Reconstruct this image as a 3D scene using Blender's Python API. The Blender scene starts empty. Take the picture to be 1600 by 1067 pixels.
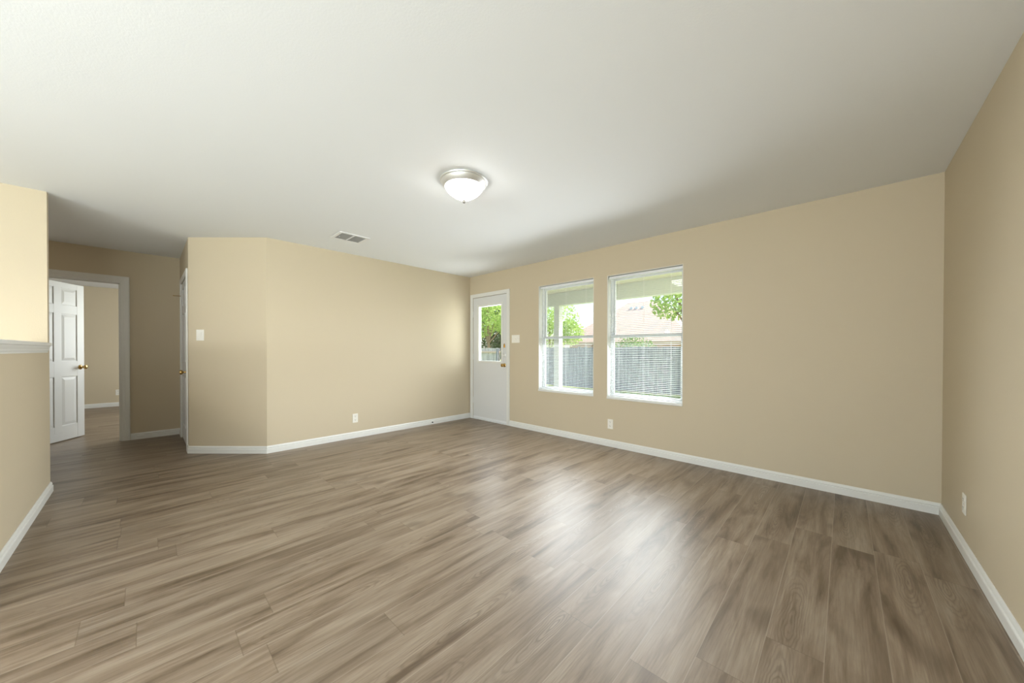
import bpy, bmesh, math, random
from mathutils import Vector, Matrix

random.seed(7)
S = bpy.context.scene
COL = S.collection

# ------------------------------------------------------------------ camera
EYE = 1.166
YAW, PITCH, ROLL = 0.76003, -0.00703, 0.00167
cam_d = bpy.data.cameras.new('camera')
cam = bpy.data.objects.new('camera', cam_d)
COL.objects.link(cam)
cam_d.sensor_fit = 'HORIZONTAL'
cam_d.sensor_width = 36.0
cam_d.lens = 545.43 / 1600 * 36.0
cam_d.shift_y = (551.66 - 533.5) / 1600
cam_d.clip_start = 0.02
cam_d.clip_end = 300
c, s = math.cos(YAW), math.sin(YAW)
fwd = Vector((-s, c, math.tan(PITCH))).normalized()
right = Vector((c, s, 0))
up = right.cross(fwd)
q = Matrix.Rotation(-ROLL, 3, fwd)
right, up = q @ right, q @ up
rot = Matrix((right, up, -fwd)).transposed()
cam.matrix_world = Matrix.Translation((0, 0, EYE)) @ rot.to_4x4()
S.camera = cam

# ------------------------------------------------------------------ view, world, lights
S.view_settings.view_transform = 'Standard'
S.view_settings.look = 'None'
S.view_settings.gamma = 1
S.view_settings.use_curve_mapping = False
S.view_settings.exposure = 0.88

SKY_STRENGTH = 0.33
SUN_STRENGTH = 5.5
SUN_DIR = Vector((0.55, 0.50, 0.83))          # towards the sun
LAMP_EMIT = 12.0                                # flush mount glass
KITCHEN_W = 18.0
REAR_W = 190.0
SIDE_W = 62.0
WIN_RAD = 8.8                                   # daylight let in by the patio windows
FAR_W = 40.0

w = bpy.data.worlds.new('world')
S.world = w
w.use_nodes = True
nt = w.node_tree
nt.nodes.clear()
sky = nt.nodes.new('ShaderNodeTexSky')
sky.sky_type = 'NISHITA'
sky.sun_disc = False
sky.sun_elevation = math.asin(SUN_DIR.normalized().z)
sky.sun_rotation = math.atan2(SUN_DIR.x, SUN_DIR.y)
sky.air_density = 1.0
sky.dust_density = 2.5
bg = nt.nodes.new('ShaderNodeBackground')
bg.inputs['Strength'].default_value = SKY_STRENGTH
wo = nt.nodes.new('ShaderNodeOutputWorld')
nt.links.new(sky.outputs[0], bg.inputs[0])
nt.links.new(bg.outputs[0], wo.inputs[0])


def lamp(name, kind, loc, energy, color=(1, 1, 1), aim=None, **kw):
    d = bpy.data.lights.new(name, kind)
    d.energy = energy
    d.color = color
    for k, v in kw.items():
        setattr(d, k, v)
    o = bpy.data.objects.new(name, d)
    COL.objects.link(o)
    o.location = loc
    if aim is not None:
        o.rotation_euler = Vector(aim).to_track_quat('-Z', 'Y').to_euler()
    return o


lamp('sun', 'SUN', (6, 8, 12), SUN_STRENGTH, (1.0, 0.95, 0.86), aim=-SUN_DIR, angle=0.01)
# added fill lamps at made-up openings behind the camera (in wall_rear and wall_right)
lamp('fill_rear', 'AREA', (-1.1, -3.98, 1.30), REAR_W, (0.88, 0.95, 1.0), aim=(0.05, 0.32, 1),
     shape='RECTANGLE', size=2.3, size_y=1.7)
lamp('fill_side', 'AREA', (0.62, -2.1, 1.10), SIDE_W, (0.88, 0.95, 1.0), aim=(-1, 0.3, -0.05),
     shape='RECTANGLE', size=2.3, size_y=1.9)
# daylight entering by the two patio windows and the pane of the patio door
for nm, wx, wz, ww, wh in (('daylight_window', -2.74, 1.345, 0.80, 1.40), ('daylight_window', -1.668, 1.337, 0.79, 1.40)):
    lamp(nm, 'AREA', (wx, 3.90, wz), 0.62 * WIN_RAD * math.pi * ww * wh, (0.92, 0.97, 1.0), aim=(0, -1, -0.45),
         shape='RECTANGLE', size=ww, size_y=wh, spread=math.radians(150))
for nm, wx, wz, ww, wh, k in (('daylight_blind', -2.74, 1.345, 0.80, 1.40, 0.05), ('daylight_blind', -1.668, 1.337, 0.79, 1.40, 0.05),
                              ('daylight_door', -4.222, 1.45, 0.53, 0.89, 0.55)):
    lamp(nm, 'AREA', (wx, 4.07, wz), k * WIN_RAD * math.pi * ww * wh, (0.94, 0.98, 1.0), aim=(0, -1, 0),
         shape='RECTANGLE', size=ww, size_y=wh)
# hanging lamp of the dining place beyond the half wall; its reflection shows in the farther window
lamp('dining_lamp', 'SPOT', (-3.26, -1.10, 1.64), KITCHEN_W, (1.0, 0.94, 0.85), aim=(-0.25, 0.25, -1), shadow_soft_size=0.06,
     spot_size=math.radians(178), spot_blend=0.9)
# added unseen fill lamp brightening the hall, behind the kitchen wall
lamp('hall_fill', 'POINT', (-5.7, -2.2, 1.75), 5.0, (1.0, 0.90, 0.74), shadow_soft_size=0.12)
# added area lamp for daylight in the bedroom, at an unseen opening
lamp('fill_bedroom', 'AREA', (-8.6, 1.72, 1.5), FAR_W, (0.95, 1.0, 1.0), aim=(0, -1, -0.1),
     shape='RECTANGLE', size=1.4, size_y=1.3)

# ------------------------------------------------------------------ plan
H = 2.437
AX, AY, RX = -4.723, 3.907, 0.511
BY = 0.949
FX, FY = -5.366, 0.341
DX = -6.698
LX, LY = -4.722, -0.539
LFX = -4.655            # room face of the upper wall beyond the half wall
REAR = -3.9
FARX = -10.93


# ------------------------------------------------------------------ node helpers
def lin(r, g, b):
    f = lambda v: (v / 255 / 12.92) if v <= 10 else ((v / 255 + 0.055) / 1.055) ** 2.4
    return (f(r), f(g), f(b), 1)


class NT:
    def __init__(self, name):
        self.m = bpy.data.materials.new(name)
        self.m.use_nodes = True
        self.t = self.m.node_tree
        self.b = self.t.nodes['Principled BSDF']
        self.out = self.t.nodes['Material Output']

    def n(self, typ, **kw):
        x = self.t.nodes.new(typ)
        for k, v in kw.items():
            setattr(x, k, v)
        return x

    def link(self, a, b):
        self.t.links.new(a, b)

    def put(self, sock, v):
        if hasattr(v, 'is_output'):
            self.link(v, sock)
        elif v is not None:
            sock.default_value = v

    def math(self, op, a, b=None, c=None, clamp=False):
        x = self.n('ShaderNodeMath', operation=op, use_clamp=clamp)
        self.put(x.inputs[0], a)
        if b is not None:
            self.put(x.inputs[1], b)
        if c is not None:
            self.put(x.inputs[2], c)
        return x.outputs[0]

    def comb(self, x, y, z=0.0):
        n = self.n('ShaderNodeCombineXYZ')
        for i, v in enumerate((x, y, z)):
            self.put(n.inputs[i], v)
        return n.outputs[0]

    def coord(self, which='Object'):
        return self.n('ShaderNodeTexCoord').outputs[which]

    def sep(self, v):
        n = self.n('ShaderNodeSeparateXYZ')
        self.link(v, n.inputs[0])
        return n.outputs

    def noise(self, vec, scale, detail=2.0, rough=0.5, dist=0.0):
        n = self.n('ShaderNodeTexNoise')
        if vec is not None:
            self.link(vec, n.inputs['Vector'])
        n.inputs['Scale'].default_value = scale
        n.inputs['Detail'].default_value = detail
        n.inputs['Roughness'].default_value = rough
        n.inputs['Distortion'].default_value = dist
        return n.outputs[0]

    def white(self, vec):
        n = self.n('ShaderNodeTexWhiteNoise', noise_dimensions='3D')
        self.link(vec, n.inputs['Vector'])
        return n.outputs

    def ramp(self, f, stops):
        n = self.n('ShaderNodeValToRGB')
        self.link(f, n.inputs[0])
        e = n.color_ramp.elements
        while len(e) < len(stops):
            e.new(0.5)
        for el, (p, col) in zip(e, stops):
            el.position = p
            el.color = col if len(col) == 4 else (*col, 1)
        return n.outputs[0]

    def mix(self, f, a, b, mode='MIX'):
        n = self.n('ShaderNodeMix', data_type='RGBA', blend_type=mode)
        self.put(n.inputs[0], f)
        self.put(n.inputs[6], a)
        self.put(n.inputs[7], b)
        return n.outputs[2]

    def bump(self, h, strength=0.1, dist=0.01):
        n = self.n('ShaderNodeBump')
        n.inputs['Strength'].default_value = strength
        n.inputs['Distance'].default_value = dist
        self.link(h, n.inputs['Height'])
        self.link(n.outputs[0], self.b.inputs['Normal'])

    def set(self, **kw):
        for k, v in kw.items():
            self.put(self.b.inputs[k.replace('_', ' ')], v)


def paint(name, col, rough=0.6, bump=0.0, scale=160, spec=0.3, var=0.02):
    t = NT(name)
    co = t.coord()
    n1 = t.noise(co, 1.3, 3)
    dark = tuple(v * (1 - var) for v in col[:3]) + (1,)
    t.set(Base_Color=t.mix(n1, col, dark), Roughness=rough)
    t.b.inputs['Specular IOR Level'].default_value = spec
    if bump:
        t.bump(t.noise(co, scale, 3, 0.6), bump, 0.004)
    return t.m


def plain(name, col, rough=0.4, metal=0.0, spec=0.5):
    t = NT(name)
    n1 = t.noise(t.coord(), 30, 2)
    t.set(Base_Color=t.mix(n1, col, tuple(v * 0.96 for v in col[:3]) + (1,)), Roughness=rough, Metallic=metal)
    t.b.inputs['Specular IOR Level'].default_value = spec
    return t.m


M = {}
M['wall'] = paint('tan_wall_paint', lin(203, 190, 165), 0.55, 0.15, 140)
M['ceiling'] = paint('white_ceiling_paint', lin(238, 241, 243), 0.85, 0.12, 110)
M['trim'] = paint('white_trim_paint', lin(226, 226, 222), 0.35, var=0.01)
M['door'] = paint('white_door_paint', lin(218, 219, 219), 0.4, var=0.01)
M['plastic'] = plain('white_plastic', lin(238, 235, 226), 0.35)
M['ivory'] = plain('ivory_plastic', lin(228, 220, 200), 0.4)
M['slot'] = plain('dark_slot', lin(40, 36, 32), 0.6)
M['vinyl'] = plain('white_vinyl', lin(232, 234, 236), 0.35)
M['brass'] = plain('polished_brass', lin(192, 160, 98), 0.2, 1.0)
M['nickel'] = plain('brushed_nickel', lin(226, 226, 224), 0.42, 0.75)
M['finial'] = plain('satin_nickel_finial', lin(140, 138, 132), 0.5, 0.6)
M['rubber'] = plain('dark_rubber', lin(35, 35, 35), 0.7)
M['ventdark'] = plain('vent_grey_enamel', lin(205, 203, 198), 0.6)
M['ventwhite'] = plain('vent_enamel', lin(236, 237, 238), 0.5)
M['siding'] = paint('pale_exterior_paint', lin(200, 200, 192), 0.7)
M['postpaint'] = paint('grey_post_paint', lin(214, 220, 222), 0.6)
M['concrete'] = paint('concrete', lin(190, 184, 174), 0.85, 0.3, 60, var=0.1)
M['bark'] = paint('bark', lin(150, 128, 100), 0.9, 0.6, 30, var=0.3)
M['housewall'] = paint('neighbour_brick', lin(176, 142, 118), 0.85, var=0.15)


def blind_mat():
    t = NT('blind_slat_white')
    d = t.n('ShaderNodeBsdfDiffuse')
    d.inputs[0].default_value = lin(200, 203, 202)
    tr = t.n('ShaderNodeBsdfTranslucent')
    tr.inputs[0].default_value = lin(214, 215, 210)
    mx = t.n('ShaderNodeMixShader')
    mx.inputs[0].default_value = 0.18
    t.link(d.outputs[0], mx.inputs[1])
    t.link(tr.outputs[0], mx.inputs[2])
    t.link(mx.outputs[0], t.out.inputs[0])
    return t.m


M['slat'] = blind_mat()


def glass_mat():
    t = NT('window_glass')
    tr = t.n('ShaderNodeBsdfTransparent')
    tr.inputs[0].default_value = (0.95, 0.97, 0.97, 1)
    g = t.n('ShaderNodeBsdfGlossy')
    g.inputs['Roughness'].default_value = 0.02
    fr = t.n('ShaderNodeFresnel')
    geo = t.n('ShaderNodeNewGeometry')
    t.link(t.math('MULTIPLY_ADD', geo.outputs['Backfacing'], 1 / 1.45 - 1.45, 1.45), fr.inputs[0])
    mx = t.n('ShaderNodeMixShader')
    t.link(fr.outputs[0], mx.inputs[0])
    t.link(tr.outputs[0], mx.inputs[1])
    t.link(g.outputs[0], mx.inputs[2])
    t.link(mx.outputs[0], t.out.inputs[0])
    return t.m


M['glass'] = glass_mat()


def glow_mat(name, strength, col):
    t = NT(name)
    t.set(Base_Color=(0.9, 0.9, 0.88, 1), Roughness=0.3)
    t.b.inputs['Emission Color'].default_value = (*col, 1)
    t.b.inputs['Emission Strength'].default_value = strength
    return t.m


M['lampglass'] = glow_mat('lit_frosted_glass', LAMP_EMIT, (1.0, 0.97, 0.92))


def floor_mat():
    t = NT('taupe_wood_planks')
    W, L = 0.1785, 1.22
    x, y, z = t.sep(t.coord())
    u = t.math('DIVIDE', t.math('ADD', x, 0.046), W)
    row = t.math('FLOOR', u)
    fu = t.math('SUBTRACT', u, row)
    r0 = t.white(t.comb(row, 3.7, 1.3))[0]
    v = t.math('ADD', t.math('DIVIDE', y, L), t.math('MULTIPLY', r0, 7.0))
    pl = t.math('FLOOR', v)
    fv = t.math('SUBTRACT', v, pl)
    wn = t.white(t.comb(row, pl, 5.1))
    rnd = wn[0]
    rc = t.n('ShaderNodeSeparateColor')
    t.link(wn[1], rc.inputs[0])
    ra, rb, rcc = rc.outputs
    sh = t.math('MULTIPLY', rnd, 37.0)
    # broad tonal streaks along the plank
    g1 = t.noise(t.comb(t.math('ADD', t.math('MULTIPLY', x, 13.0), sh), t.math('MULTIPLY', y, 1.3), sh), 1.0, 5, 0.62, 0.5)
    # fine grain
    g2 = t.noise(t.comb(t.math('ADD', t.math('MULTIPLY', x, 150.0), sh), t.math('MULTIPLY', y, 5.0), sh), 1.0, 3, 0.6, 0.3)
    # cathedral figure: stretched rings around a random centre of the plank
    wob = t.noise(t.comb(t.math('ADD', t.math('MULTIPLY', x, 10.0), sh), t.math('MULTIPLY', y, 4.0), sh), 1.0, 3, 0.55)
    cx = t.math('MULTIPLY', t.math('SUBTRACT', t.math('SUBTRACT', fu, 0.5), t.math('MULTIPLY', t.math('SUBTRACT', ra, 0.5), 0.5)), 1.0)
    cy = t.math('MULTIPLY', t.math('SUBTRACT', fv, rb), 0.85)
    d2 = t.math('SQRT', t.math('ADD', t.math('MULTIPLY', cx, cx), t.math('MULTIPLY', cy, cy)))
    ring = t.math('SINE', t.math('MULTIPLY', t.math('ADD', d2, t.math('MULTIPLY', wob, 0.28)), 125.0))
    ring = t.math('MULTIPLY_ADD', ring, 0.5, 0.5)
    msk = t.math('SUBTRACT', 1.0, t.math('MULTIPLY', d2, 2.6), clamp=True)
    msk = t.math('MULTIPLY', msk, t.math('GREATER_THAN', rcc, 0.35))
    ringm = t.math('MULTIPLY', t.math('POWER', ring, 2.2), msk)
    # knots: soft dark smudges
    k = t.noise(t.comb(t.math('ADD', t.math('MULTIPLY', x, 5.5), sh), t.math('MULTIPLY', y, 2.6), sh), 1.0, 1.5, 0.5)
    knot = t.math('MULTIPLY', t.math('SUBTRACT', k, 0.63, clamp=True), 5.0, clamp=True)
    base = t.ramp(g1, [(0.32, lin(92, 76, 58)), (0.45, lin(127, 110, 92)), (0.57, lin(144, 128, 110)), (0.76, lin(160, 146, 129))])
    tone = t.math('MULTIPLY_ADD', rnd, 0.14, 0.87)
    col = t.mix(1.0, base, t.comb(tone, tone, tone), 'MULTIPLY')
    gf = t.math('MULTIPLY', t.math('SUBTRACT', 0.58, g2, clamp=True), 1.5, clamp=True)
    col = t.mix(gf, col, lin(96, 79, 62))
    col = t.mix(t.math('MULTIPLY', ringm, 0.55), col, lin(78, 61, 45))
    col = t.mix(t.math('MULTIPLY', knot, 0.8), col, lin(74, 58, 42))
    # seams
    e1 = t.math('LESS_THAN', t.math('MINIMUM', fu, t.math('SUBTRACT', 1.0, fu)), 0.009)
    e2 = t.math('LESS_THAN', t.math('MINIMUM', fv, t.math('SUBTRACT', 1.0, fv)), 0.0014)
    seam = t.math('MAXIMUM', e1, e2)
    col = t.mix(t.math('MULTIPLY', e1, 0.30), col, lin(176, 164, 150))
    col = t.mix(t.math('MULTIPLY', e2, 0.45), col, lin(92, 76, 60))
    t.set(Base_Color=col, Roughness=t.math('MULTIPLY_ADD', g2, 0.14, 0.31))
    t.b.inputs['Specular IOR Level'].default_value = 0.5
    t.bump(t.math('SUBTRACT', t.math('MULTIPLY', g2, 0.3), seam), 0.12, 0.002)
    return t.m


M['floor'] = floor_mat()


def roof_mat():
    t = NT('tan_roof_shingles')
    co = t.coord()
    b = t.n('ShaderNodeTexBrick')
    t.link(co, b.inputs[0])
    b.inputs['Scale'].default_value = 3.0
    b.inputs['Color1'].default_value = lin(222, 194, 172)
    b.inputs['Color2'].default_value = lin(208, 182, 162)
    b.inputs['Mortar'].default_value = lin(172, 146, 128)
    t.set(Base_Color=b.outputs[0], Roughness=0.9)
    return t.m


M['roof'] = roof_mat()


def grass_mat(name, a, b):
    t = NT(name)
    n = t.noise(t.coord(), 6, 5, 0.7)
    t.set(Base_Color=t.ramp(n, [(0.3, a), (0.7, b)]), Roughness=0.9)
    return t.m


M['lawn'] = grass_mat('lawn_green', lin(122, 138, 70), lin(176, 182, 104))
M['blade'] = grass_mat('grass_blades', lin(128, 150, 66), lin(186, 196, 110))


def wood_fence(a, b, nm):
    t = NT(nm)
    x, y, z = t.sep(t.coord())
    n = t.noise(t.comb(t.math('MULTIPLY', x, 14.0), y, t.math('MULTIPLY', z, 1.2)), 1.0, 4, 0.6)
    t.set(Base_Color=t.ramp(n, [(0.3, a), (0.7, b)]), Roughness=0.9)
    return t.m


M['fence'] = wood_fence(lin(104, 104, 110), lin(160, 160, 166), 'weathered_fence_boards')
M['fence_sunlit'] = wood_fence(lin(150, 140, 134), lin(222, 214, 206), 'sunlit_fence_boards')  # lighter copy of the boards, sunlight put into the colour
M['rail'] = paint('fence_rail_wood', lin(214, 186, 168), 0.85, var=0.1)


def leaf_mat(name, a, b):
    t = NT(name)
    n = t.noise(t.coord(), 3.0, 3, 0.6)
    col = t.ramp(n, [(0.35, a), (0.65, b)])
    d = t.n('ShaderNodeBsdfDiffuse')
    tr = t.n('ShaderNodeBsdfTranslucent')
    t.link(col, d.inputs[0])
    t.link(col, tr.inputs[0])
    mx = t.n('ShaderNodeMixShader')
    mx.inputs[0].default_value = 0.4
    t.link(d.outputs[0], mx.inputs[1])
    t.link(tr.outputs[0], mx.inputs[2])
    t.link(mx.outputs[0], t.out.inputs[0])
    return t.m


M['leaf_light'] = leaf_mat('light_leaves', lin(140, 172, 84), lin(206, 222, 140))
M['leaf_dark'] = leaf_mat('dark_leaves', lin(48, 70, 40), lin(92, 116, 66))
M['leaf_mid'] = leaf_mat('mid_leaves', lin(84, 120, 72), lin(136, 164, 96))


# ------------------------------------------------------------------ mesh helpers
class MB:
    def __init__(self):
        self.bm = bmesh.new()

    def box(self, x0, x1, y0, y1, z0, z1, bevel=0.0, seg=2, mat=None):
        vs = [self.bm.verts.new(p) for p in
              ((x0, y0, z0), (x1, y0, z0), (x1, y1, z0), (x0, y1, z0), (x0, y0, z1), (x1, y0, z1), (x1, y1, z1), (x0, y1, z1))]
        fs = [self.bm.faces.new([vs[i] for i in f]) for f in
              ((0, 3, 2, 1), (4, 5, 6, 7), (0, 1, 5, 4), (1, 2, 6, 5), (2, 3, 7, 6), (3, 0, 4, 7))]
        if bevel > 0:
            es = list({e for f in fs for e in f.edges})
            bmesh.ops.bevel(self.bm, geom=es, offset=bevel, segments=seg, affect='EDGES', profile=0.5)
        return self

    def prism(self, pts, z0, z1):
        n = len(pts)
        a = [self.bm.verts.new((p[0], p[1], z0)) for p in pts]
        b = [self.bm.verts.new((p[0], p[1], z1)) for p in pts]
        self.bm.faces.new(a[::-1])
        self.bm.faces.new(b)
        for i in range(n):
            self.bm.faces.new((a[i], a[(i + 1) % n], b[(i + 1) % n], b[i]))
        return self

    def loft(self, rings, cap=True, closed=True):
        vs = [[self.bm.verts.new(p) for p in r] for r in rings]
        n = len(vs[0])
        for a, b in zip(vs, vs[1:]):
            for i in range(n if closed else n - 1):
                self.bm.faces.new((a[i], a[(i + 1) % n], b[(i + 1) % n], b[i]))
        if cap:
            self.bm.faces.new(vs[0][::-1])
            self.bm.faces.new(vs[-1])
        return self

    def lathe(self, prof, origin=(0, 0, 0), axis='Z', n=32):
        """prof: (radius, height) pairs along the axis"""
        o = Vector(origin)
        rings = []
        for r, h in prof:
            ring = []
            for i in range(n):
                a = 2 * math.pi * i / n
                p, q_ = max(r, 1e-5) * math.cos(a), max(r, 1e-5) * math.sin(a)
                ring.append(o + {'Z': Vector((p, q_, h)), 'Y': Vector((q_, h, p)), 'X': Vector((h, p, q_))}[axis])
            rings.append(ring)
        return self.loft(rings)

    def tube(self, pts, r, n=10):
        rings = []
        pts = [Vector(p) for p in pts]
        rr = r if isinstance(r, (list, tuple)) else [r] * len(pts)
        for i, p in enumerate(pts):
            d = (pts[min(i + 1, len(pts) - 1)] - pts[max(i - 1, 0)]).normalized()
            a = d.orthogonal().normalized() if i == 0 else (a - d * a.dot(d)).normalized()
            b = d.cross(a)
            rings.append([p + (a * math.cos(2 * math.pi * j / n) + b * math.sin(2 * math.pi * j / n)) * rr[i] for j in range(n)])
        return self.loft(rings)

    def obj(self, name, mat, parent=None, smooth=False, kind=None, label=None, category=None, group=None):
        bmesh.ops.recalc_face_normals(self.bm, faces=self.bm.faces[:])
        me = bpy.data.meshes.new(name)
        self.bm.to_mesh(me)
        self.bm.free()
        if smooth:
            for p in me.polygons:
                p.use_smooth = True
            me.set_sharp_from_angle(angle=math.radians(35))
        me.materials.append(mat)
        o = bpy.data.objects.new(name, me)
        COL.objects.link(o)
        if parent:
            o.parent = parent
        props(o, label, category, group, kind)
        return o


def props(o, label=None, category=None, group=None, kind=None):
    for k, v in (('label', label), ('category', category), ('group', group), ('kind', kind)):
        if v:
            o[k] = v
    return o


def empty(name, loc=(0, 0, 0), rz=0.0, **kw):
    o = bpy.data.objects.new(name, None)
    o.empty_display_size = 0.1
    COL.objects.link(o)
    o.location = loc
    o.rotation_euler = (0, 0, rz)
    return props(o, **kw)


def copy_tree(o, parent=None):
    c_ = o.copy()
    COL.objects.link(c_)
    c_.parent = parent
    for ch in list(o.children):
        copy_tree(ch, c_)
    return c_


def struct(mb, name, mat, parent=None, label=None, category=None, **kw):
    return mb.obj(name, mat, parent, kind=None if parent else 'structure', label=label, category=category, **kw)


def offset_path(pts, d):
    """points moved to the right of the walking direction by d, mitred"""
    out = []
    n = len(pts)
    for i in range(n):
        p = Vector(pts[i])
        dirs = []
        if i > 0:
            dirs.append((p - Vector(pts[i - 1])).normalized())
        if i < n - 1:
            dirs.append((Vector(pts[i + 1]) - p).normalized())
        ns = [Vector((a.y, -a.x)) for a in dirs]
        if len(ns) == 1:
            out.append(p + ns[0] * d)
        else:
            m = (ns[0] + ns[1]).normalized()
            out.append(p + m * (d / m.dot(ns[0])))
    return out


# ------------------------------------------------------------------ floor and ceiling
struct(MB().box(FARX - 0.15, RX + 0.15, REAR - 0.15, AY + 0.0, -0.12, 0), 'floor', M['floor'],
       label='taupe wood plank floor running through the whole room', category='floor')
struct(MB().box(FARX - 0.15, RX + 0.16, REAR - 0.16, AY + 0.145, H, H + 0.15), 'ceiling', M['ceiling'],
       label='white lightly textured ceiling over the room and hall', category='ceiling')

# ------------------------------------------------------------------ walls
W1 = (-3.185, -2.292, 0.600, 2.090)
W2 = (-2.105, -1.230, 0.592, 2.082)
D1 = (-4.642, -3.822, 2.066)
T = 0.145

mb = MB()
y0, y1 = AY, AY + T
mb.box(AX - 0.13, D1[0], y0, y1, 0, H)
mb.box(D1[0], D1[1], y0, y1, D1[2], H)
mb.box(D1[1], W1[0], y0, y1, 0, H)
for wv in (W1, W2):
    mb.box(wv[0], wv[1], y0, y1, 0, wv[2])
    mb.box(wv[0], wv[1], y0, y1, wv[3], H)
mb.box(W1[1], W2[0], y0, y1, 0, H)
mb.box(W2[1], RX + 0.15, y0, y1, 0, H)
struct(mb, 'wall_back', M['wall'], label='tan wall with the two blind covered windows and the patio door', category='wall')

path = [(DX, FY), (FX, FY), (AX, BY), (AX, AY)]
offp = offset_path(path, -0.12)
struct(MB().prism([path[2], path[3], offp[3], offp[2]], 0, H), 'wall_left', M['wall'],
       label='long tan wall between the angled wall and the patio door', category='wall')
struct(MB().prism([path[1], path[2], offp[2], offp[1]], 0, H), 'wall_diagonal', M['wall'],
       label='narrow angled tan wall section with one light switch', category='wall')
CD = (-6.40, -5.535)           # closet door slab
mb = MB()
mb.prism([(CD[1] + 0.01, FY), path[1], offp[1], (CD[1] + 0.01, FY + 0.12)], 0, H)
mb.box(DX - 0.0, CD[0] - 0.01, FY, FY + 0.12, 0, H)
mb.box(CD[0] - 0.01, CD[1] + 0.01, FY, FY + 0.12, 2.045, H)
struct(mb, 'wall_closet', M['wall'], label='short tan hall wall around the white closet door', category='wall')

mb = MB()
mb.box(RX, RX + 0.15, -0.85, AY, 0, H)
mb.box(RX, RX + 0.15, -3.35, -0.85, 2.12, H)  # unseen opening below, added for the side fill lamp
mb.box(RX, RX + 0.15, REAR - 0.15, -3.35, 0, H)
struct(mb, 'wall_right', M['wall'],
       label='blank tan wall with one outlet near the corner', category='wall')

BD = (-0.972, -0.205, 2.033)   # bedroom door opening in the hall wall (y0, y1, head)
mb = MB()
mb.box(DX - 0.12, DX, BD[1], FY + 0.12, 0, H)
mb.box(DX - 0.12, DX, BD[0], BD[1], BD[2], H)
mb.box(DX - 0.12, DX, REAR, BD[0], 0, H)
struct(mb, 'wall_hall', M['wall'], label='dim tan hall wall pierced by the open bedroom doorway', category='wall')

struct(MB().box(LX, LFX, REAR, LY, 0, H), 'wall_kitchen', M['wall'],
       label='pale tan wall rising behind the half wall ledge', category='wall')
struct(MB().box(LFX, -2.75, LY - 0.115, LY, 0, 1.16), 'wall_half', M['wall'],
       label='low tan half wall under the white ledge', category='wall')
mb = MB()
RWX = [(-2.15, -0.05)]  # unseen opening added for the rear fill lamp
mb.box(FARX, RWX[0][0], REAR - 0.15, REAR, 0, H)
mb.box(RWX[0][0], RWX[0][1], REAR - 0.15, REAR, 0, 0.4)
mb.box(RWX[0][0], RWX[0][1], REAR - 0.15, REAR, 2.15, H)
mb.box(RWX[0][1], RX, REAR - 0.15, REAR, 0, H)
struct(mb, 'wall_rear', M['wall'], label='tan wall with an opening added for fill light, opposite the patio windows', category='wall')

struct(MB().box(FARX - 0.15, FARX, REAR, 1.75, 0, H), 'wall_far', M['wall'],
       label='tan bedroom wall seen through the open doorway', category='wall')
mb = MB()
mb.box(FARX, -9.3, 1.6, 1.75, 0, H)
mb.box(-9.3, -7.9, 1.6, 1.75, 0, 0.85)  # unseen opening above, added for the bedroom fill lamp
mb.box(-9.3, -7.9, 1.6, 1.75, 2.15, H)
mb.box(-7.9, DX - 0.0, 1.6, 1.75, 0, H)
mb.box(DX - 0.12, DX, FY + 0.12, 1.6, 0, H)
struct(mb, 'wall_bedroom', M['wall'], label='bedroom side wall with an unseen opening added for fill light', category='wall')

struct(MB().box(RX + 0.15, 4.6, REAR - 0.15, 0.4, 2.45, 2.6), 'added_sun_block', M['siding'],  # unseen slab added to keep sun out of the side opening
       label='added unseen slab blocking sun outside the side opening', category='porch roof')

# ------------------------------------------------------------------ baseboards
BT, BHT = 0.014, 0.082
PROF = [(0, 0), (BT, 0), (BT, 0.048), (BT - 0.002, 0.052), (BT - 0.0075, 0.055), (BT - 0.0035, 0.062),
        (BT - 0.006, 0.071), (BT - 0.009, 0.078), (0.003, BHT), (0, BHT)]


def baseboard(name, path, i, label):
    """one board along segment i of a mitred path (room on the right when walking)"""
    rings = []
    offs = {d: offset_path(path, d) for d in {p[0] for p in PROF}}
    for e in (i, i + 1):
        rings.append([(offs[d][e].x, offs[d][e].y, z) for d, z in PROF])
    return struct(MB().loft(rings), name, M['trim'], label=label, category='baseboard')


p1 = [(-3.752, AY), (RX, AY), (RX, -0.85)]
baseboard('baseboard_back', p1, 0, 'white baseboard under the patio windows')
baseboard('baseboard_right', p1, 1, 'white baseboard along the blank wall')
p2 = [(-5.462, FY), (FX, FY), (AX, BY), (AX, AY)]
baseboard('baseboard_closet', p2, 0, 'short white baseboard return beside the closet door')
baseboard('baseboard_diagonal', p2, 1, 'white baseboard below the light switch on the angled wall')
baseboard('baseboard_left', p2, 2, 'white baseboard running up to the patio door')
p3 = [(DX, -0.130), (DX, FY), (-6.475, FY)]
baseboard('baseboard_hall', p3, 0, 'white baseboard in the dim hall beside the bedroom doorway')
baseboard('baseboard_hall_end', p3, 1, 'short white baseboard in the far hall corner')
p4 = [(-2.75, LY), (LX, LY), (LX, REAR)]
baseboard('baseboard_half_wall', p4, 0, 'white baseboard at the foot of the half wall')
baseboard('baseboard_hall_side', p4, 1, 'white baseboard on the hall side of the kitchen wall')
baseboard('baseboard_bedroom', [(FARX, REAR), (FARX, 1.6)], 0, 'white baseboard in the bedroom through the doorway')


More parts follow.
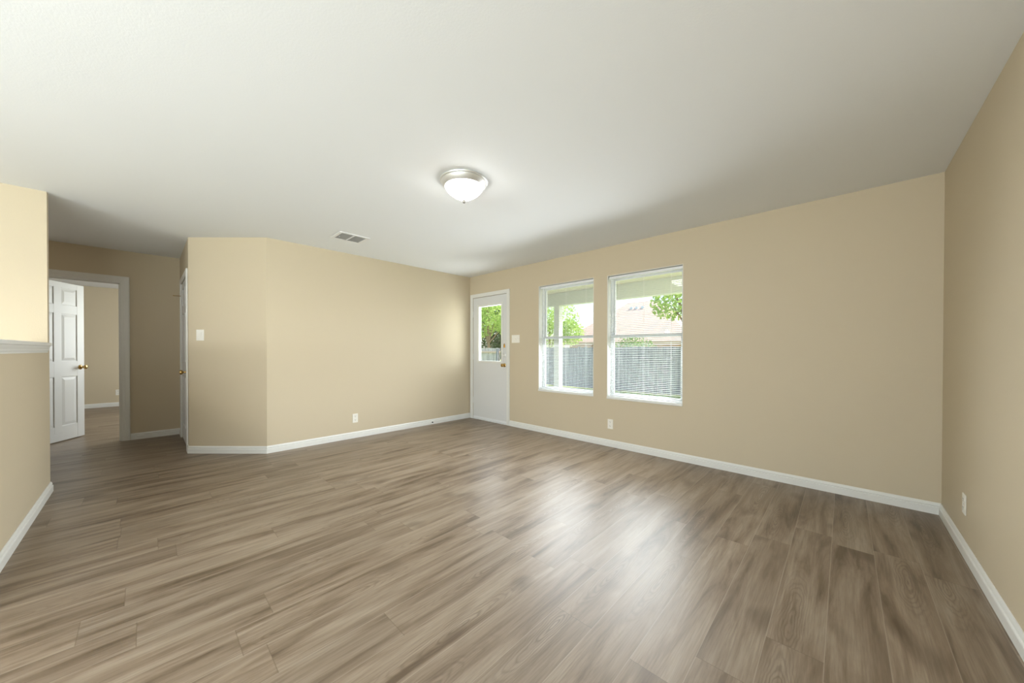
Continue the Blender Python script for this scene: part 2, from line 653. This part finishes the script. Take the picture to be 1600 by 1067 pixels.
# ------------------------------------------------------------------ ledge on the half wall
mb = MB()
mb.box(LX + 0.105, -2.73, LY - 0.15, LY + 0.024, 1.196, 1.222, 0.004)
capt = struct(mb, 'trim_1', M['trim'], label='white ledge capping the half wall', category='ledge')
rings = []
for x in (LX + 0.112, -2.735):
    rings.append([(x, LY + d, z) for d, z in ((0, 1.144), (0.006, 1.144), (0.007, 1.156), (0.010, 1.160), (0.011, 1.170),
                                               (0.015, 1.182), (0.017, 1.190), (0.018, 1.196), (0, 1.196))])
MB().loft(rings).obj('ledge_molding', M['trim'], capt)


# ------------------------------------------------------------------ door casings
def casing_profile(wd, tk=0.016):
    """across (0 = inner edge) -> proud depth"""
    return [(0, 0), (0, tk * 0.6), (wd * 0.10, tk * 0.72), (wd * 0.38, tk * 0.78), (wd * 0.45, tk * 0.95), (wd * 0.85, tk), (wd, tk * 0.8), (wd, 0)]


def casing(name, a, b, head, wd, to3, label, foot=0.0):
    """U of casing; a,b inner edges along the wall, to3(t, d, z) -> point"""
    rings = []
    for (t0, z0, st, sz) in ((a, foot, -1, 0), (a, head, -1, 1), (b, head, 1, 1), (b, foot, 1, 0)):
        rings.append([to3(t0 + st * ac, dp, z0 + sz * ac) for ac, dp in casing_profile(wd)])
    mb = MB().loft(rings)
    return struct(mb, name, M['trim'], label=label, category='door casing')


casing('trim_2', D1[0], D1[1], D1[2], 0.0605, lambda t, d, z: (t, AY - d, z), 'white casing around the patio door')
casing('trim_3', BD[0], BD[1], BD[2], 0.072, lambda t, d, z: (DX + d, t, z), 'white casing around the open bedroom doorway')
casing('trim_4', CD[0] - 0.006, CD[1] + 0.006, 2.043, 0.062, lambda t, d, z: (t, FY - d, z), 'white casing around the closet door in the hall')
# jambs
mb = MB()
mb.box(DX - 0.12, DX, BD[1] - 0.012, BD[1], 0, BD[2])
mb.box(DX - 0.12, DX, BD[0], BD[0] + 0.012, 0, BD[2])
mb.box(DX - 0.12, DX, BD[0] + 0.012, BD[1] - 0.012, BD[2] - 0.012, BD[2])
mb.box(DX - 0.075, DX - 0.045, BD[1] - 0.024, BD[1] - 0.012, 0, BD[2] - 0.012)
mb.box(DX - 0.075, DX - 0.045, BD[0] + 0.012, BD[1] - 0.012, BD[2] - 0.024, BD[2] - 0.012)
struct(mb, 'trim_5', M['trim'], label='white jamb lining the bedroom doorway', category='door jamb')
mb = MB()
mb.box(D1[0], D1[1], AY + 0.05, AY + T, -0.02, 0.018, 0.004)
mb.box(D1[0], D1[1], AY - 0.012, AY + 0.05, 0.0, 0.012, 0.003)
struct(mb, 'trim_6', M['vinyl'], label='pale threshold under the patio door', category='threshold')


# ------------------------------------------------------------------ doors
def knob_mesh(mb, o, axis, sgn):
    """round knob with rosette growing along axis"""
    pr = [(0.031, 0), (0.031, 0.004), (0.026, 0.009), (0.012, 0.012), (0.010, 0.030), (0.016, 0.036), (0.025, 0.044),
          (0.0275, 0.053), (0.025, 0.061), (0.016, 0.066), (0.0, 0.067)]
    return mb.lathe([(r, sgn * h) for r, h in pr], o, axis, 24)


def hinge_mesh(mb, o, hgt=0.09, r=0.0065):
    x, y, z = o
    mb.lathe([(r * 0.6, -hgt / 2 - 0.008), (r, -hgt / 2), (r, hgt / 2), (r * 0.6, hgt / 2 + 0.008)], o, 'Z', 12)
    return mb


def six_panel(w_, h_, t_, st=0.115, mid=0.115):
    """six panel slab, local x 0..w, y -t/2..t/2 , z 0..h"""
    mb = MB()
    core = t_ / 2 - 0.007
    mb.box(0.004, w_ - 0.004, -core, core, 0.004, h_ - 0.004)
    pw = (w_ - 2 * st - mid) / 2
    rows = [(0.19, 0.81), (1.01, 1.615), (1.73, 1.94)]
    zs = [0] + [v for r in rows for v in r] + [h_]
    mb.box(0, st, -t_ / 2, t_ / 2, 0, h_, 0.003, 1)
    mb.box(w_ - st, w_, -t_ / 2, t_ / 2, 0, h_, 0.003, 1)
    mb.box(st + pw, st + pw + mid, -t_ / 2, t_ / 2, 0.1, h_ - 0.05, 0.003, 1)
    for z0, z1 in ((0, 0.19), (0.81, 1.01), (1.615, 1.73), (1.94, h_)):
        mb.box(st - 0.004, w_ - st + 0.004, -t_ / 2 + 0.0006, t_ / 2 - 0.0006, max(z0, 0.001), min(z1, h_ - 0.001), 0.003, 1)
    for cx0 in (st, st + pw + mid):
        for z0, z1 in rows:
            for sg in (-1, 1):
                a = 0.028
                ring = lambda i, y: [(cx0 + i, sg * y, z0 + i), (cx0 + pw - i, sg * y, z0 + i), (cx0 + pw - i, sg * y, z1 - i), (cx0 + i, sg * y, z1 - i)]
                mb.loft([ring(0.006, core - 0.001), ring(0.012, core + 0.0005), ring(a + 0.012, t_ / 2 - 0.002), ring(a + 0.013, t_ / 2 - 0.002)])
    return mb


# patio door: half glass, flush below
d1 = empty('door_1', (D1[0] + 0.003, AY + 0.006, 0), kind='structure', label='white patio door with a half pane window', category='door')
DW = D1[1] - D1[0] - 0.006
z_t = D1[2] - 0.004
gx0, gx1, gz0, gz1 = 0.145, 0.688, 0.995, 1.905
mb = MB()
TH = 0.044
mb.box(0, gx0, 0, TH, 0.014, z_t)
mb.box(gx1, DW, 0, TH, 0.014, z_t)
mb.box(gx0, gx1, 0, TH, 0.014, gz0)
mb.box(gx0, gx1, 0, TH, gz1, z_t)
mb.obj('slab', M['door'], d1)
mb = MB()
for sy in (-1, 1):
    yy = (-0.008, 0.0) if sy < 0 else (TH, TH + 0.008)
    f = 0.034
    mb.box(gx0 - f, gx0 + 0.003, yy[0], yy[1], gz0 - f, gz1 + f, 0.003, 2)
    mb.box(gx1 - 0.003, gx1 + f, yy[0], yy[1], gz0 - f, gz1 + f, 0.003, 2)
    mb.box(gx0, gx1, yy[0], yy[1], gz0 - f, gz0 + 0.003, 0.003, 2)
    mb.box(gx0, gx1, yy[0], yy[1], gz1 - 0.003, gz1 + f, 0.003, 2)
mb.obj('window_frame', M['trim'], d1)
MB().box(gx0, gx1, 0.019, 0.024, gz0, gz1).obj('pane', M['glass'], d1)
for z in (0.32, 1.063, 1.79):
    hinge_mesh(MB(), (-0.001, -0.008, z)).obj('hinge', M['trim'], d1, smooth=True)
kx = -3.906 - D1[0] + 0.02
knob_mesh(MB(), (kx, 0, 0.936), 'Y', -1).obj('door_knob', M['brass'], d1, smooth=True, label='brass door knob')
mb = MB().lathe([(0.029, 0), (0.029, -0.006), (0.022, -0.012), (0.0, -0.013)], (kx + 0.002, 0, 1.093), 'Y', 24)
mb.box(kx - 0.002, kx + 0.006, -0.028, -0.01, 1.078, 1.108, 0.002)
mb.obj('deadbolt', M['nickel'], d1, smooth=True, label='satin deadbolt turn')
mb = MB()
mb.loft([[(kx - 0.018, 0, 1.215), (kx + 0.018, 0, 1.215), (kx + 0.012, 0, 1.26), (kx, 0, 1.285), (kx - 0.012, 0, 1.26)],
         [(kx - 0.016, -0.008, 1.218), (kx + 0.016, -0.008, 1.218), (kx + 0.010, -0.008, 1.258), (kx, -0.008, 1.28), (kx - 0.010, -0.008, 1.258)]])
mb.box(kx - 0.006, kx + 0.006, -0.02, -0.006, 1.222, 1.262, 0.002)
mb.obj('night_latch', M['brass'], d1, label='small brass night latch')
MB().box(0.0, DW, -0.004, 0.0, 0.016, 0.05, 0.0015, 1).obj('door_sweep', M['vinyl'], d1)

# bedroom door, standing open into the far room
d2 = empty('door_2', (-6.835, -0.952, 0.012), math.atan2(0.372, -0.635), kind='structure',
           label='white six panel door standing open in the bedroom doorway', category='door')
six_panel(0.736, 2.015, 0.035, 0.105, 0.10).obj('slab', M['door'], d2)
for sg in (-1, 1):
    knob_mesh(MB(), (0.676, sg * 0.0175, 0.925), 'Y', sg).obj('door_knob', M['brass'], d2, smooth=True, label='brass door knob')
for z in (0.25, 1.0, 1.80):
    hinge_mesh(MB(), (-0.006, 0.018, z)).obj('hinge', M['brass'], d2, smooth=True)
MB().box(0.7355, 0.7372, -0.012, 0.012, 0.895, 0.955, 0.0004, 1).obj('latch_plate', M['brass'], d2)

# closet door
d3 = empty('door_3', (CD[0], FY + 0.0185, 0.012), 0, kind='structure', label='closed white six panel closet door in the hall', category='door')
six_panel(CD[1] - CD[0], 2.025, 0.035).obj('slab', M['door'], d3)
knob_mesh(MB(), (CD[1] - CD[0] - 0.06, -0.0175, 0.895), 'Y', -1).obj('door_knob', M['brass'], d3, smooth=True, label='brass door knob')
for z in (0.28, 1.05, 1.80):
    h = hinge_mesh(MB(), (-0.004, -0.0255, z), 0.10, 0.008).obj('hinge', M['trim'], d3, smooth=True)
mb = MB().tube([(-0.004, -0.0255, 1.872), (-0.02, -0.06, 1.875), (-0.04, -0.085, 1.875)], 0.004, 8)
mb.lathe([(0.0, 0), (0.011, 0.001), (0.011, 0.008), (0.0, 0.009)], (-0.045, -0.09, 1.871), 'Z', 12)
mb.obj('hinge_pin_stop', M['brass'], d3, smooth=True, label='small brass hinge pin door stop')

# ------------------------------------------------------------------ windows with blinds
def window(idx, wv, label):
    x0, x1, z0, z1 = wv
    # painted lining of the opening, with the sill board
    mb = MB()
    lt = 0.006
    mb.box(x0, x0 + lt, AY, AY + 0.085, z0, z1)
    mb.box(x1 - lt, x1, AY, AY + 0.085, z0, z1)
    mb.box(x0 + lt, x1 - lt, AY, AY + 0.085, z1 - lt, z1)
    mb.box(x0, x1, AY - 0.010, AY + 0.085, z0 - 0.012, z0 + 0.014, 0.003)
    struct(mb, 'trim_%d' % (6 + idx), M['trim'], label='white lining and sill of the %s' % label, category='window sill')
    r = empty('window_%d' % idx, (x0, AY + 0.085, z0), kind='structure', label='white single hung window behind a blind, the %s' % label, category='window')
    w_, h_ = x1 - x0, z1 - z0
    f = 0.026
    mb = MB()
    mb.box(0, f, 0, 0.06, 0, h_, 0.003)
    mb.box(w_ - f, w_, 0, 0.06, 0, h_, 0.003)
    mb.box(f, w_ - f, 0, 0.06, 0, f, 0.003)
    mb.box(f, w_ - f, 0, 0.06, h_ - f, h_, 0.003)
    mb.obj('window_frame', M['vinyl'], r)
    mid = h_ * 0.505
    for nm, a, b, yy in (('lower_sash', f, mid + 0.018, 0.006), ('upper_sash', mid - 0.018, h_ - f, 0.030)):
        s_ = 0.022
        mb = MB()
        mb.box(f, f + s_, yy, yy + 0.022, a, b, 0.002)
        mb.box(w_ - f - s_, w_ - f, yy, yy + 0.022, a, b, 0.002)
        mb.box(f + s_, w_ - f - s_, yy, yy + 0.022, a, a + s_, 0.002)
        mb.box(f + s_, w_ - f - s_, yy, yy + 0.022, b - s_ - 0.004, b, 0.002)
        so = mb.obj(nm, M['vinyl'], r)
        MB().box(f + s_, w_ - f - s_, yy + 0.009, yy + 0.012, a + s_, b - s_ - 0.004).obj('pane', M['glass'], so)
    return r


def blind(wv, label):
    x0, x1, z0, z1 = wv
    g = 0.014
    r = empty('window_blind', (x0 + g, AY + 0.040, z0 + 0.014), label=label, category='blind', group='mini blinds on the patio windows')
    w_, h_ = x1 - x0 - 2 * g, z1 - z0 - 0.026
    MB().box(0, w_, -0.018, 0.018, h_ - 0.028, h_, 0.002).obj('headrail', M['vinyl'], r)
    MB().box(0.002, w_ - 0.002, -0.012, 0.012, 0.006, 0.020, 0.003).obj('bottom_rail', M['vinyl'], r)
    mb = MB()
    pitch = 0.0205
    n = int((h_ - 0.06) / pitch)
    tilt = math.radians(10)
    for i in range(n):
        z = 0.032 + i * pitch
        top, bot = [], []
        for k in range(5):
            q_ = (k / 4 - 0.5) * 0.025
            crown = 0.0022 * (1 - (2 * k / 4 - 1) ** 2)
            yy = q_ * math.cos(tilt) - crown * math.sin(tilt)
            zz = z + q_ * math.sin(tilt) + crown * math.cos(tilt)
            top.append((yy, zz))
        for xa in ((0.003, w_ - 0.003),):
            a = [mb.bm.verts.new((xa[0], y, z_)) for y, z_ in top]
            b = [mb.bm.verts.new((xa[1], y, z_)) for y, z_ in top]
            a2 = [mb.bm.verts.new((xa[0], y, z_ - 0.0003)) for y, z_ in top]
            b2 = [mb.bm.verts.new((xa[1], y, z_ - 0.0003)) for y, z_ in top]
            for k in range(4):
                mb.bm.faces.new((a[k], b[k], b[k + 1], a[k + 1]))
                mb.bm.faces.new((a2[k], a2[k + 1], b2[k + 1], b2[k]))
            mb.bm.faces.new((a[0], a2[0], b2[0], b[0]))
            mb.bm.faces.new((a[4], b[4], b2[4], a2[4]))
    mb.obj('slats', M['slat'], r)
    for fx_ in (0.14, 0.5, 0.86):
        mb = MB()
        for yy in (-0.0125, 0.0125):
            mb.box(fx_ * w_ - 0.0007, fx_ * w_ + 0.0007, yy - 0.0007, yy + 0.0007, 0.012, h_ - 0.02)
        mb.obj('ladder_cord', M['vinyl'], r)
    mb = MB().tube([(w_ * 0.07, -0.024, h_ - 0.03), (w_ * 0.07, -0.026, h_ - 0.62)], 0.0035, 8)
    mb.obj('tilt_wand', M['vinyl'], r, smooth=True)
    return r


window(1, W1, 'window nearer the patio door')
window(2, W2, 'window farther from the patio door')
blind(W1, 'white mini blind in the window nearer the patio door')
blind(W2, 'white mini blind in the window farther from the patio door')


# ------------------------------------------------------------------ outlets and switches
def make_outlet():
    r = empty('wall_outlet')
    MB().box(-0.0355, 0.0355, -0.005, 0, -0.0585, 0.0585, 0.003, 2).obj('cover_plate', M['plastic'], r)
    for z in (-0.0245, 0.0245):
        mb = MB()
        mb.loft([[(math.copysign(min(abs(0.0175 * math.cos(a) * 1.12), 0.0175), math.cos(a)), yy, z + 0.0145 * math.sin(a)) for a in [2 * math.pi * i / 20 for i in range(20)]]
                 for yy in (-0.004, -0.0068)])
        rc_ = mb.obj('receptacle', M['plastic'], r)
        mb = MB()
        for sx in (-0.0065, 0.0065):
            mb.box(sx - 0.0012, sx + 0.0012, -0.0072, -0.0066, z + 0.000, z + 0.009)
        mb.lathe([(0.0026, -0.0072), (0.0026, -0.0066)], (0, 0, z - 0.0065), 'Y', 10)
        mb.obj('slots', M['slot'], rc_)
    MB().lathe([(0.003, -0.0046), (0.003, -0.0062), (0.0, -0.0066)], (0, 0, 0), 'Y', 10).obj('screw', M['nickel'], r)
    return r


ol = make_outlet()
spots = [((-2.057, AY, 0.274), 0, 'white outlet low on the wall below the patio windows'),
         ((AX, 1.932, 0.262), math.pi / 2, 'white outlet low on the long wall left of the patio door'),
         ((RX, 3.252, 0.287), -math.pi / 2, 'white outlet low on the blank wall near the corner'),
         ((FARX, -0.385, 0.287), math.pi / 2, 'outlet low on the bedroom wall seen through the doorway')]
for i, (loc, rz, lb) in enumerate(spots):
    o = ol if i == 0 else copy_tree(ol)
    o.location = loc
    o.rotation_euler = (0, 0, rz)
    props(o, lb, 'outlet', 'wall outlets')

sw = empty('light_switch', (-3.635, AY, 1.345), 0, label='white three gang light switch beside the patio door', category='light switch')
MB().box(-0.082, 0.082, -0.006, 0, -0.060, 0.060, 0.003, 2).obj('cover_plate', M['plastic'], sw)
for k in (-1, 0, 1):
    mb = MB()
    mb.box(k * 0.046 - 0.005, k * 0.046 + 0.005, -0.0075, -0.005, -0.012, 0.012, 0.001, 1)
    mb.loft([[(k * 0.046 - 0.004, -0.006, -0.002), (k * 0.046 + 0.004, -0.006, -0.002), (k * 0.046 + 0.004, -0.006, 0.009), (k * 0.046 - 0.004, -0.006, 0.009)],
             [(k * 0.046 - 0.003, -0.017, 0.006), (k * 0.046 + 0.003, -0.017, 0.006), (k * 0.046 + 0.003, -0.015, 0.012), (k * 0.046 - 0.003, -0.015, 0.012)]])
    mb.obj('toggle', M['plastic'], sw)
fdir = Vector((AX - FX, BY - FY)).normalized()
fang = math.atan2(fdir.y, fdir.x)
sp = Vector((FX, FY)) + fdir * 0.135
sw2 = empty('light_switch', (sp.x, sp.y, 1.336), fang, label='white rocker light switch on the angled wall', category='light switch')
MB().box(-0.043, 0.043, -0.006, 0, -0.062, 0.062, 0.003, 2).obj('cover_plate', M['plastic'], sw2)
mb = MB()
mb.loft([[(-0.017, -0.005, -0.034), (0.017, -0.005, -0.034), (0.017, -0.005, 0.034), (-0.017, -0.005, 0.034)],
         [(-0.016, -0.007, -0.033), (0.016, -0.007, -0.033), (0.016, -0.011, 0.033), (-0.016, -0.011, 0.033)]])
mb.obj('rocker', M['plastic'], sw2)

# small door stop screwed to the baseboard of the long wall
ds = empty('door_stop', (AX + BT, 3.11, 0.040), label='small door stop with dark tip on the baseboard near the patio door', category='door stop')
MB().lathe([(0.011, 0), (0.011, 0.004), (0.005, 0.008), (0.005, 0.030)], (0, 0, 0), 'X', 16).obj('stem', M['nickel'], ds, smooth=True)
MB().lathe([(0.009, 0.028), (0.010, 0.032), (0.010, 0.040), (0.007, 0.043), (0, 0.0435)], (0, 0, 0), 'X', 16).obj('rubber_tip', M['rubber'], ds, smooth=True, label='dark rubber tip')

# ------------------------------------------------------------------ ceiling vent
vt = empty('ceiling_vent', (-4.043, 1.602, H), label='white metal air vent in the ceiling', category='air vent')
mb = MB()
vx, vy, fl = 0.148, 0.165, 0.034
mb.box(-vx, -vx + fl, -vy, vy, -0.007, 0, 0.002)
mb.box(vx - fl, vx, -vy, vy, -0.007, 0, 0.002)
mb.box(-vx + fl, vx - fl, -vy, -vy + fl, -0.007, 0, 0.002)
mb.box(-vx + fl, vx - fl, vy - fl, vy, -0.007, 0, 0.002)
mb.obj('vent_frame', M['ventwhite'], vt)
MB().box(-vx + fl, vx - fl, -0.008, 0.008, -0.007, -0.001, 0.001, 1).obj('divider', M['ventwhite'], vt)
MB().box(-vx + fl, vx - fl, -vy + fl, vy - fl, -0.001, 0.0).obj('duct_opening', M['ventdark'], vt)
for sgy in (-1, 1):
    mb = MB()
    ya, yb = (-vy + fl, -0.008) if sgy < 0 else (0.008, vy - fl)
    for k in range(12):
        x = -vx + fl + 0.010 + k * (2 * (vx - fl) - 0.02) / 11
        mb.loft([[(x - 0.006, ya, -0.0015), (x - 0.005, ya, -0.001), (x + 0.005, ya, -0.0065), (x + 0.004, ya, -0.007)],
                 [(x - 0.006, yb, -0.0015), (x - 0.005, yb, -0.001), (x + 0.005, yb, -0.0065), (x + 0.004, yb, -0.007)]])
    mb.obj('louvers', M['ventdark'], vt)
MB().box(-0.004, 0.004, -vy + fl + 0.01, -vy + fl + 0.018, -0.016, -0.006, 0.001, 1).obj('damper_lever', M['ventwhite'], vt)

# ------------------------------------------------------------------ ceiling light
cl = empty('ceiling_light', (-2.068, 1.652, H), label='flush mount ceiling light with frosted glass bowl and nickel rim', category='ceiling light')
mb = MB().lathe([(0.150, 0.0), (0.172, -0.001), (0.178, -0.006), (0.176, -0.012), (0.168, -0.016), (0.170, -0.021), (0.166, -0.030),
                 (0.156, -0.042), (0.150, -0.050), (0.146, -0.053), (0.140, -0.053), (0.138, -0.045)], (0, 0, 0), 'Z', 64)
mb.obj('rim', M['nickel'], cl, smooth=True, label='brushed nickel rim')
prof = []
for k in range(13):
    a = k / 12 * math.pi / 2
    prof.append((0.1405 * (1 - (k / 12) ** 1.55) ** 0.8, -0.050 - 0.100 * k / 12))
MB().lathe(prof, (0, 0, 0), 'Z', 64).obj('glass_bowl', M['lampglass'], cl, smooth=True, label='lit frosted glass bowl')
MB().lathe([(0.012, -0.146), (0.013, -0.151), (0.008, -0.154), (0.011, -0.159), (0.008, -0.166), (0, -0.169)], (0, 0, 0), 'Z', 20).obj('finial', M['finial'], cl, smooth=True, label='nickel finial')

# ------------------------------------------------------------------ outside
GZ = -0.30
struct(MB().box(-40, 14, -25, 45, GZ - 0.2, GZ), 'ground', M['lawn'], label='sunny lawn of the back yard', category='lawn')
struct(MB().box(-7.6, -1.5, AY + T, 6.45, GZ, -0.06, 0.01), 'patio_slab', M['concrete'], label='concrete patio slab outside the patio door', category='patio')
POX0, POX1 = -5.7, -0.70
pr = empty('porch_roof', (0, 0, 0), label='pale covered porch roof outside the patio windows', category='porch roof', kind='structure')
mb = MB()
mb.box(POX0, POX1, AY + T, 6.50, 2.42, 2.50)
mb.obj('soffit', M['siding'], pr)
MB().box(POX0, POX1, 6.18, 6.33, 2.145, 2.42, 0.005).obj('beam', M['postpaint'], pr)
rings = [[(x, AY + T, 2.50), (x, 6.72, 2.50), (x, 6.72, 2.58), (x, AY + T, 3.3)] for x in (POX0 - 0.02, POX1 + 0.02)]
MB().loft(rings).obj('roof_deck', M['roof'], pr)
pp = empty('porch_post', (-4.545, 6.255, -0.06), label='square painted porch post outside the window nearer the door', category='post')
MB().box(-0.07, 0.07, -0.07, 0.07, 0, 2.205, 0.006).obj('shaft', M['postpaint'], pp)
MB().box(-0.085, 0.085, -0.085, 0.085, 0, 0.14, 0.006).obj('base_trim', M['postpaint'], pp)

# fence
FNY = 11.8


def fence(x0, x1, y, rails, label):
    fn = empty('wooden_fence', (0, y, GZ), label=label, category='fence')
    mb = MB()
    x = x0
    while x < x1 - 0.1:
        bw = 0.135 + random.uniform(-0.006, 0.006)
        h_ = 1.60 + random.uniform(-0.02, 0.02)
        dy = random.uniform(-0.004, 0.004)
        mb.prism([(x, dy), (x + bw, dy), (x + bw, dy + 0.018), (x, dy + 0.018)], 0.03, h_)
        x += bw + 0.008
    mb.obj('boards', M['fence_sunlit'] if rails else M['fence'], fn)
    a, b = (-0.05, -0.008) if rails else (0.026, 0.066)
    for z in (0.25, 0.85, 1.36):
        MB().box(x0, x1, a, b, z, z + 0.09, 0.003).obj('rail', M['rail'], fn)
    n = max(2, int((x1 - x0) / 2.4))
    for k in range(n):
        x = x0 + 0.05 + (x1 - x0 - 0.19) * k / (n - 1)
        c_, d_ = (a - 0.09, a - 0.001) if rails else (b + 0.001, b + 0.09)
        MB().box(x, x + 0.09, c_, d_, 0, 1.55, 0.004).obj('post', M['fence'], fn)


fence(-11.9, 3.0, FNY, False, 'shaded grey board fence across the yard behind the patio windows')
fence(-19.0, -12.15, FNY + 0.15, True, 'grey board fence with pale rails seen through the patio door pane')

# grass
mb = MB()
for i in range(9000):
    gx, gy = random.uniform(-15, -3.4), random.uniform(7.0, 11.55)
    if math.hypot(gx + 2.9, gy - 10.3) < 0.3:
        continue
    a = random.uniform(0, math.pi)
    hh = random.uniform(0.03, 0.10)
    dx_, dy_ = math.cos(a) * 0.006, math.sin(a) * 0.006
    lx_, ly_ = random.uniform(-0.03, 0.03), random.uniform(-0.03, 0.03)
    v1 = mb.bm.verts.new((gx - dx_, gy - dy_, GZ))
    v2 = mb.bm.verts.new((gx + dx_, gy + dy_, GZ))
    v3 = mb.bm.verts.new((gx + lx_, gy + ly_, GZ + hh))
    mb.bm.faces.new((v1, v2, v3))
mb.obj('grass', M['blade'], kind='stuff', label='sunlit grass blades growing in front of the fence', category='grass')


def crown_mesh(mb, cen, rad, n, leaf, rnd):
    for i in range(n):
        while True:
            p = Vector((rnd.uniform(-1, 1), rnd.uniform(-1, 1), rnd.uniform(-1, 1)))
            if 0.35 < p.length < 1:
                break
        p = Vector((p.x * rad[0], p.y * rad[1], p.z * rad[2])) + Vector(cen)
        nrm = Vector((rnd.gauss(0, 1), rnd.gauss(0, 1), rnd.gauss(0.4, 1))).normalized()
        a = nrm.orthogonal().normalized()
        a = Matrix.Rotation(rnd.uniform(0, 6.28), 3, nrm) @ a
        b = nrm.cross(a)
        l_, w_ = leaf * rnd.uniform(0.7, 1.4), leaf * rnd.uniform(0.35, 0.6)
        vs = [mb.bm.verts.new(p + v) for v in (-a * l_ * 0.5, b * w_ * 0.5 + nrm * w_ * 0.12, a * l_ * 0.5, -b * w_ * 0.5 + nrm * w_ * 0.12)]
        mb.bm.faces.new(vs)


def tree(loc, crowns, mat, label, n, leaf, trunk=0.07, seed=1, branches=(), name='leafy_tree'):
    rnd = random.Random(seed)
    r = empty(name, loc, label=label, category='tree')
    top = max(c_[0][2] for c_ in crowns)
    mb = MB()
    mb.tube([(0, 0, 0), (0.03, 0.0, top * 0.35), (-0.03, 0.02, top * 0.7), (0.0, 0.0, top)], [trunk, trunk * 0.8, trunk * 0.6, trunk * 0.25], 10)
    for c_ in crowns:
        mb.tube([(0, 0, top * 0.4), (c_[0][0] * 0.5, c_[0][1] * 0.5, top * 0.4 + (c_[0][2] - top * 0.4) * 0.6), c_[0]], [trunk * 0.5, trunk * 0.35, trunk * 0.12], 8)
    mb.obj('trunk', M['bark'], r, smooth=True)
    mb = MB()
    for cen, rad in crowns:
        crown_mesh(mb, cen, rad, n, leaf, rnd)
    mb.obj('foliage', mat, r)
    return r


tree((-14.5, 13.3, GZ), [((-0.5, 0, 3.0), (0.9, 0.8, 0.9)), ((0.6, 0.2, 3.5), (1.0, 0.9, 1.0)), ((0, -0.2, 4.6), (1.3, 1.2, 1.1)), ((1.3, 0.3, 2.9), (0.8, 0.7, 0.7)), ((-1.2, 0, 4.0), (1.0, 0.9, 0.9))],
     M['leaf_light'], 'bright green tree behind the fence seen through the patio door pane', 1100, 0.15, 0.09, 3)
tree((-19.5, 18.0, GZ), [((0, 0, 3.2), (3.2, 1.6, 2.6)), ((2.6, 0, 2.2), (2.2, 1.5, 2.0)), ((-2, 0, 5.0), (2.5, 1.5, 2.2)), ((2.0, 0, 5.2), (2.4, 1.5, 2.0))],
     M['leaf_dark'], 'dark tree farther back behind the bright green tree', 2600, 0.26, 0.16, 4)
tree((-10.4, 13.6, GZ), [((0, 0, 2.2), (1.1, 0.8, 0.8)), ((0.6, 0, 3.0), (1.0, 0.8, 0.8)), ((-0.7, 0, 3.1), (1.0, 0.8, 0.9)), ((1.2, 0, 2.3), (0.7, 0.6, 0.6))],
     M['leaf_light'], 'light green tree behind the porch post and the fence', 900, 0.14, 0.07, 5)
tree((-2.9, 10.3, GZ), [((0, 0, 3.5), (1.3, 1.1, 0.9)), ((-0.7, 0.2, 2.8), (0.6, 0.6, 0.45)), ((0.8, 0, 3.1), (1.1, 1.0, 0.9)), ((-0.9, 0.3, 3.6), (0.9, 0.9, 0.6))],
     M['leaf_light'], 'tree with hanging green branches in front of the neighbouring roof', 620, 0.13, 0.10, 6)

sb = empty('round_shrub', (-5.9, 13.0, GZ), label='rounded green shrub poking over the fence', category='shrub')
mb = MB()
crown_mesh(mb, (0, 0, 1.15), (1.0, 0.7, 0.95), 2200, 0.11, random.Random(8))
mb.obj('foliage', M['leaf_mid'], sb)
MB().tube([(0, 0, 0), (0.02, 0, 0.6), (0, 0, 1.1)], [0.05, 0.04, 0.02], 8).obj('stem', M['bark'], sb)

# neighbouring house
nb = empty('neighbour_house', (-11.0, 24.0, -0.9), label='neighbouring house with a tan hip roof beyond the fence', category='house')
MB().box(-4.2, 4.2, -1.6, 5.0, 0, 2.75).obj('walls', M['housewall'], nb)
mb = MB()
ex0, ex1, ey0, ey1, ez = -4.8, 4.8, -2.2, 5.6, 2.65
rz_ = 5.75
a = [(ex0, ey0, ez), (ex1, ey0, ez), (ex1, ey1, ez), (ex0, ey1, ez)]
rd = [(-1.1, 1.7, rz_), (1.1, 1.7, rz_)]
vs = [mb.bm.verts.new(p) for p in a + rd]
for f in ((0, 1, 5, 4), (1, 2, 5), (2, 3, 4, 5), (3, 0, 4), (3, 2, 1, 0)):
    mb.bm.faces.new([vs[i] for i in f])
mb.obj('roof', M['roof'], nb)
MB().box(ex0, ex1, ey0 - 0.03, ey0 + 0.02, ez - 0.18, ez + 0.02).obj('fascia', M['rail'], nb)
for k in (-0.6, -0.2, 0.25):
    MB().box(k, k + 0.22, 0.95, 1.2, 4.95, 5.32, 0.02).obj('roof_vent', M['nickel'], nb)
